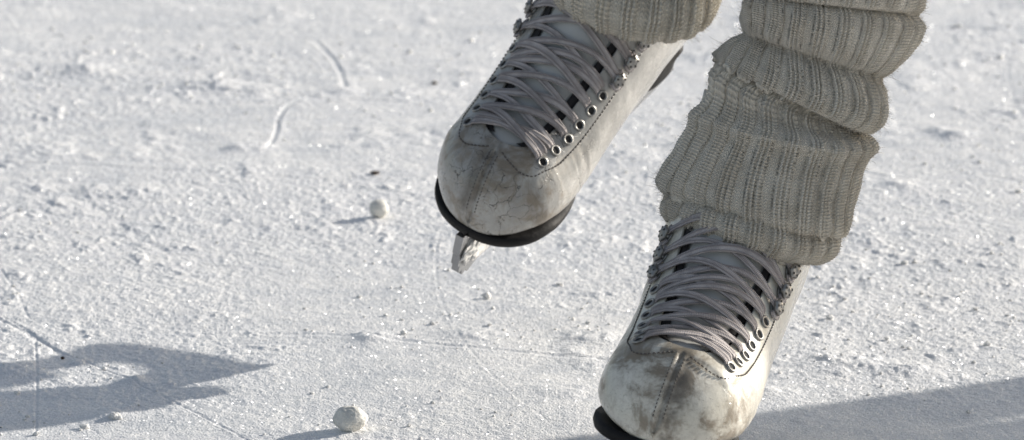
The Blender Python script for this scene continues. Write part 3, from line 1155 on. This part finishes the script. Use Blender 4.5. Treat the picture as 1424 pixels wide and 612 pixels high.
RING_S = [
    (944, 296, 1122, 334, 5, 14, 0.95),
    (936, 308, 1128, 352, 8, 18, 1.0),
    (928, 310, 1142, 360, 20, 22, 1.04),
    (921, 300, 1160, 354, 26, 20, 1.06),
    (921, 287, 1168, 342, 26, 16, 1.06),
    (926, 278, 1164, 326, 28, 10, 1.0),
    (930, 274, 1154, 316, 36, 12, 0.90),
    (929, 272, 1156, 312, 50, 24, 0.93),
    (926, 268, 1163, 308, 56, 36, 1.06),
    (925, 258, 1170, 300, 54, 34, 1.10),
    (930, 243, 1177, 283, 48, 30, 1.09),
    (940, 222, 1186, 260, 42, 26, 1.05),
    (953, 198, 1195, 235, 38, 22, 1.02),
    (962, 178, 1204, 217, 36, 22, 1.01),
    (964, 162, 1216, 203, 34, 24, 1.02),
    (976, 150, 1213, 190, 30, 24, 1.0),
    (986, 130, 1198, 182, 26, 24, 0.96),
    (988, 108, 1190, 178, 26, 24, 0.92),
    (998, 95, 1182, 174, 28, 22, 0.88),
    (1004, 88, 1186, 176, 36, 26, 0.90),
    (1000, 84, 1204, 176, 42, 33, 1.10),
    (1006, 74, 1222, 166, 40, 28, 1.11),
    (1014, 64, 1232, 148, 34, 22, 1.06),
    (1024, 54, 1233, 128, 26, 16, 1.02),
    (1034, 47, 1229, 110, 18, 12, 0.98),
    (1030, 40, 1244, 100, 14, 14, 1.03),
    (1028, 28, 1262, 82, 12, 14, 1.05),
    (1029, 12, 1278, 60, 10, 8, 1.04),
    (1031, 0, 1287, 38, 6, 4, 1.0),
    (1040, -6, 1278, 24, 2, 0, 0.92),
    (1036, -9, 1280, 18, 4, 8, 0.95),
    (1030, -16, 1288, 8, 6, 12, 1.05),
    (1032, -40, 1294, -20, 4, 8, 1.05),
    (1040, -80, 1300, -62, 0, 0, 1.0),
    (1050, -110, 1290, -98, 0, 0, 0.92),
    (1046, -125, 1306, -110, 0, 12, 1.03),
    (1056, -200, 1322, -180, 0, 0, 1.0),
    (1075, -290, 1335, -275, 0, 0, 0.95),
    (1085, -380, 1345, -370, 0, 0, 0.9)]

RING_R = [
    (778, -30, 962, -8, 22, 58, 0.92),
    (768, -16, 975, 4, 24, 62, 0.97),
    (756, -16, 990, 0, 28, 68, 1.03),
    (752, -28, 1000, -12, 30, 66, 1.06),
    (756, -44, 1004, -26, 30, 52, 1.04),
    (766, -58, 1004, -42, 28, 36, 0.95),
    (768, -66, 1012, -50, 28, 46, 1.02),
    (776, -90, 1024, -68, 20, 40, 1.05),
    (790, -120, 1036, -100, 10, 26, 1.0),
    (802, -150, 1046, -132, 6, 20, 0.95),
    (800, -162, 1056, -142, 6, 28, 1.04),
    (816, -220, 1072, -200, 0, 10, 1.0),
    (842, -300, 1092, -280, 0, 0, 0.95),
    (862, -380, 1102, -370, 0, 0, 0.9)]


# ------------------------------------------------------------------ people (bodies continue above the frame)
def body(verts, edges, radii, name, zones):
    me = bpy.data.meshes.new(name)
    me.from_pydata([tuple(v) for v in verts], edges, [])
    o = bpy.data.objects.new(name, me)
    COL.objects.link(o)
    o.modifiers.new('skin', 'SKIN')
    sv = me.skin_vertices[0].data
    for i, r in enumerate(radii):
        sv[i].radius = r if isinstance(r, tuple) else (r, r)
    sv[0].use_root = True
    sub = o.modifiers.new('sub', 'SUBSURF')
    sub.levels = sub.render_levels = 2
    dg = bpy.context.evaluated_depsgraph_get()
    me2 = bpy.data.meshes.new_from_object(o.evaluated_get(dg))
    bpy.data.objects.remove(o)
    for m_, _ in zones:
        me2.materials.append(m_)
    for p in me2.polygons:
        for k, (_, fn) in enumerate(zones):
            if fn(p.center):
                p.material_index = k
                break
    return link(name, me2)


def make_person(label, hip, legs, torso_top, shoulder_dir, arms, mats, root_loc, hair_len):
    root = thing('person', label, 'person')
    root.location = root_loc
    bpy.context.view_layer.update()
    V, E, Rd = [], [], []

    def add(p, r, parent=None):
        V.append(Vector(p))
        Rd.append(r)
        if parent is not None:
            E.append((parent, len(V) - 1))
        return len(V) - 1
    hip = Vector(hip)
    top = Vector(torso_top)
    sd_ = Vector(shoulder_dir).normalized()
    pel = add(hip, (0.13, 0.10))
    for s, (hipoff, knee, ankle, foot) in zip((-1, 1), legs):
        h = add(hip + sd_ * s * 0.09 + Vector((0, 0, -0.06)), 0.085, pel)
        k0 = add((Vector(V[h]) + Vector(knee)) / 2, 0.075, h)
        k = add(knee, 0.055, k0)
        c = add(Vector(hipoff) if hipoff is not None else Vector(knee) * 0.65 + Vector(ankle) * 0.35, 0.042 if hipoff is not None else 0.052, k)
        a_ = add(ankle, 0.034, c)
        add(foot, 0.03, a_)
    w1 = add(hip.lerp(top, 0.38), (0.115, 0.095), pel)
    ch = add(hip.lerp(top, 0.75), (0.145, 0.11), w1)
    nb = add(hip.lerp(top, 0.98), (0.06, 0.06), ch)
    up = (top - hip).normalized()
    hd = top + up * 0.10
    nk = add(top + up * 0.045, (0.048, 0.048), nb)
    fwd = up.cross(sd_) * -1
    if fwd.y > 0 and False:
        fwd = -fwd
    h1 = add(hd + up * 0.03 + fwd * 0.01, (0.068, 0.078), nk)
    h2 = add(hd + up * 0.11, (0.076, 0.088), h1)
    add(hd + up * 0.155, (0.05, 0.06), h2)
    for s, (elb, wri) in zip((-1, 1), arms):
        sh = add(hip.lerp(top, 0.88) + sd_ * s * 0.17, 0.06, ch)
        e = add(elb, 0.045, sh)
        wr_ = add(wri, 0.032, e)
        f = (Vector(wri) - Vector(elb)).normalized()
        pal = add(Vector(wri) + f * 0.05, (0.034, 0.018), wr_)
        side = f.cross(fwd).normalized()
        if side.length < 0.5:
            side = sd_.copy()
        for k in range(4):
            o_ = side * (k - 1.5) * 0.021
            ln = (0.062, 0.075, 0.07, 0.055)[k]
            b0 = add(Vector(wri) + f * 0.085 + o_, 0.0095, pal)
            b1 = add(V[b0] + f * ln * 0.5 + fwd * 0.006, 0.0088, b0)
            add(V[b1] + f * ln * 0.42 + fwd * 0.018, 0.0078, b1)
        tb = add(Vector(wri) + f * 0.04 - side * 0.04, 0.011, pal)
        add(V[tb] + f * 0.035 - side * 0.014 + fwd * 0.01, 0.009, tb)
    zones = [(mats[0], lambda c: c.z > top.z + 0.0 or False), (mats[1], lambda c: c.z > hip.z - 0.02), (mats[2], lambda c: True)]
    b = body(V, E, Rd, 'body', zones)
    b.parent = root
    b.matrix_parent_inverse = root.matrix_world.inverted()
    # hair
    bm = bmesh.new()
    bmesh.ops.create_icosphere(bm, subdivisions=4, radius=1)
    for v in bm.verts:
        p = v.co.copy()
        n1 = mnoise.fractal(p * 3, 1, 2, 3)
        low = max(0, -p.z)
        q = sd_ * (p.x * 0.088) + fwd * (p.y * 0.10 - 0.022 - 0.03 * low) + up * (p.z * 0.11 * (1 + hair_len * low))
        v.co = hd + up * 0.10 + q * (1 + 0.04 * n1)
    hr = link('hair', bm_mesh('hair', bm), M_HAIR)
    hr.parent = root
    hr.matrix_parent_inverse = root.matrix_world.inverted()
    # eyes, mouth
    for k in (-1, 1):
        bm = bmesh.new()
        bmesh.ops.create_uvsphere(bm, u_segments=12, v_segments=8, radius=0.011, matrix=Matrix.Translation(hd + up * 0.055 + fwd * 0.082 + sd_ * k * 0.03))
        ey = link('eye', bm_mesh('eye', bm), M_HOLE)
        ey.parent = root
        ey.matrix_parent_inverse = root.matrix_world.inverted()
    bm = bmesh.new()
    bmesh.ops.create_cone(bm, segments=10, radius1=0.017, radius2=0.006, depth=0.045, cap_ends=True, matrix=Matrix.Translation(hd + up * 0.035 + fwd * 0.088))
    ns = link('nose', bm_mesh('nose', bm), mats[0])
    ns.parent = root
    ns.matrix_parent_inverse = root.matrix_world.inverted()
    return root


def loc(M, p):
    return M @ Vector([q / 1000 for q in p])


shR = [loc(POSE_R, (-64, 0, q)) for q in (110, 180, 240)]
shS = [loc(POSE_S, (-64, 0, q)) for q in (110, 180, 240)]
YR, YS0 = shR[1].y - 0.012, shS[1].y - 0.031
kneeR, kneeS = Vector(at_depth(1012, -470, YR - 0.05)), Vector(at_depth(1262, -500, YS0 + 0.03))
hipm = kneeS + Vector((0.07, 0.03, 0.40))
skater = make_person('skater in slouched ribbed cream-grey leg warmers gliding on one leg across the rink',
                     hipm,
                     [(None, kneeR, shR[1], shR[0]), (at_depth(1172, -90, YS0 + 0.008), kneeS, shS[1], shS[0])],
                     hipm + Vector((0.06, -0.05, 0.50)), (1, -0.25, 0.0),
                     [(hipm + Vector((-0.32, 0.09, 0.32)), hipm + Vector((-0.50, 0.0, 0.24))), (hipm + Vector((0.36, -0.2, 0.30)), hipm + Vector((0.50, -0.34, 0.2)))],
                     [M_SKIN, M_COAT2, M_DENIM], (hipm.x, hipm.y, 0), 0.8)


def ydS(my):
    return float(np.interp(my, [-400, 330], [YS0 + 0.02, YS0]))


def ydR(my):
    return float(np.interp(my, [-400, 0], [YR - 0.04, YR]))


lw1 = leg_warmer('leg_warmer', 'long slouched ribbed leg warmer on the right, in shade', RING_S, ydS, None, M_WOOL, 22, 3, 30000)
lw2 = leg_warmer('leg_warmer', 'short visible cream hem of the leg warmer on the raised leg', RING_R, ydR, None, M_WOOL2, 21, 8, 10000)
for l_ in (lw1, lw2):
    l_.parent = skater
    l_.matrix_parent_inverse = skater.matrix_world.inverted()

# companion out of frame to the right: the legs throw the shadow band across the ice
SV = Vector((math.cos(SUN_AZ), math.sin(SUN_AZ), 0))
PV = Vector((math.sin(SUN_AZ), -math.cos(SUN_AZ), 0))
g1 = Vector(ground(1240, 573))
f1 = g1 + SV * 0.85
f2 = f1 + PV * 0.085 + SV * 0.14
mid = (f1 + f2) / 2
comp = make_person('second skater standing just past the right edge, dark trousers and red coat',
                   mid + Vector((0, 0, 0.88)),
                   [(None, f1 + Vector((0, 0, 0.50)), f1 + Vector((0, 0, 0.13)), f1 + Vector((0, -0.06, 0.075))), (None, f2 + Vector((0, 0, 0.50)), f2 + Vector((0, 0, 0.13)), f2 + Vector((0, -0.06, 0.075)))],
                   mid + Vector((0, 0, 1.42)), tuple(PV),
                   [(mid - PV * 0.27 + Vector((0, 0, 1.12)), mid - PV * 0.28 + Vector((0, 0, 0.88))), (mid + PV * 0.27 + Vector((0, 0, 1.12)), mid + PV * 0.28 + Vector((0, 0, 0.88)))],
                   [M_SKIN, M_COAT, M_DENIM], mid, 0.2)
for q in (f1, f2):
    Mx = Matrix.Translation(Vector((q.x, q.y, 0))) @ pose(-1.0, 0, 0, (0, 0, 0)) @ Matrix.Translation((0.06, 0, 0))
    build_skate(Mx, None, None, M_L2, 1, 9, False, detail=False, parent=comp)


# ------------------------------------------------------------------ snowballs, crumbs, dirt
def snow_lump(px, py, rx, rz, label, seed, name='snowball', cat='snowball', group=None, m=M_BALL, sink=0.15, rough=0.12):
    g = ground(px, py)
    s = (np.linalg.norm(g - CAM)) / KPX
    bm = bmesh.new()
    bmesh.ops.create_icosphere(bm, subdivisions=5, radius=1)
    o_ = Vector((seed * 3.1, seed, 0))
    for v in bm.verts:
        p = v.co.copy()
        n1 = mnoise.fractal(p * 1.2 + o_, 1.0, 2.0, 3)
        n2 = mnoise.fractal(p * 6 + o_, 0.8, 2.0, 3)
        k = 1 + rough * n1 + rough * 0.28 * n2
        v.co = Vector((p.x * rx * s * k, p.y * rx * s * k * 0.9, p.z * rz * s * k))
    o = link(name, bm_mesh(name, bm), m)
    o.location = (g[0], g[1], ice_z(g[0], g[1]) + rz * s * (1 - sink))
    tag(o, label, cat, group)
    return o


snow_lump(487, 595, 24, 18.5, 'lumpy cream-white snowball at the bottom, nearest the camera', 4, rough=0.10)
snow_lump(527, 299, 13.5, 13.5, 'small round snowball left of the raised blade', 9, sink=0.08, rough=0.06)
snow_lump(521, 239, 6, 2.4, 'dark brown crumb of dirt above the round snowball', 2, 'dirt_crumb', 'dirt crumb', 'dirt crumbs on the ice', M_SPECK, 0.2, 0.4)
snow_lump(604, 114, 4, 2, 'reddish dirt crumb far back, left of the raised skate', 5, 'dirt_crumb', 'dirt crumb', 'dirt crumbs on the ice', M_SPECK, 0.2, 0.4)
snow_lump(87, 496, 2.6, 2.0, 'tiny black crumb inside the shadow at lower left', 7, 'dirt_crumb', 'dirt crumb', 'dirt crumbs on the ice', M_SPECK, 0.1, 0.3)
snow_lump(160, 580, 9, 5, 'small crumbly snow clump below the shadow at lower left', 12, 'snow_clump', 'snow clump', None, M_SNOW, 0.55, 0.35)

# loose crumbs of shaved ice lying in drifts: far too many to count
rng = np.random.default_rng(77)
cv, cf = [], []
ico = bmesh.new()
bmesh.ops.create_icosphere(ico, subdivisions=1, radius=1)
IV = np.array([v.co[:] for v in ico.verts])
IF = [[v.index for v in f.verts] for f in ico.faces]
ico.free()
n = 0
while n < 950:
    x, y = rng.uniform(-0.46, 0.46), rng.uniform(0.02, 1.3)
    if fbm(np.array([x * 9.0]), np.array([y * 7.0]), 3, 3)[0] < rng.uniform(0.42, 0.62):
        continue
    r = 0.00045 + rng.gamma(1.6, 0.00035)
    q = IV * (1 + rng.uniform(-0.35, 0.35, (len(IV), 1))) * r * np.array([1, 1, 0.75])
    a = rng.uniform(0, 6.28)
    q = np.stack([q[:, 0] * math.cos(a) - q[:, 1] * math.sin(a), q[:, 0] * math.sin(a) + q[:, 1] * math.cos(a), q[:, 2]], 1)
    q += np.array([x, y, ice_z(x, y) + r * 0.35])
    cf += [[k + n * len(IV) for k in f] for f in IF]
    cv.append(q)
    n += 1
cm_ = bpy.data.meshes.new('ice_crumbs')
cm_.from_pydata(np.concatenate(cv).tolist(), [], cf)
co_ = link('ice_crumbs', cm_, M_SNOW, smooth=False)
co_['kind'] = 'stuff'
co_['label'] = 'tiny crumbs of shaved ice scattered over the rink'
print('scene built')
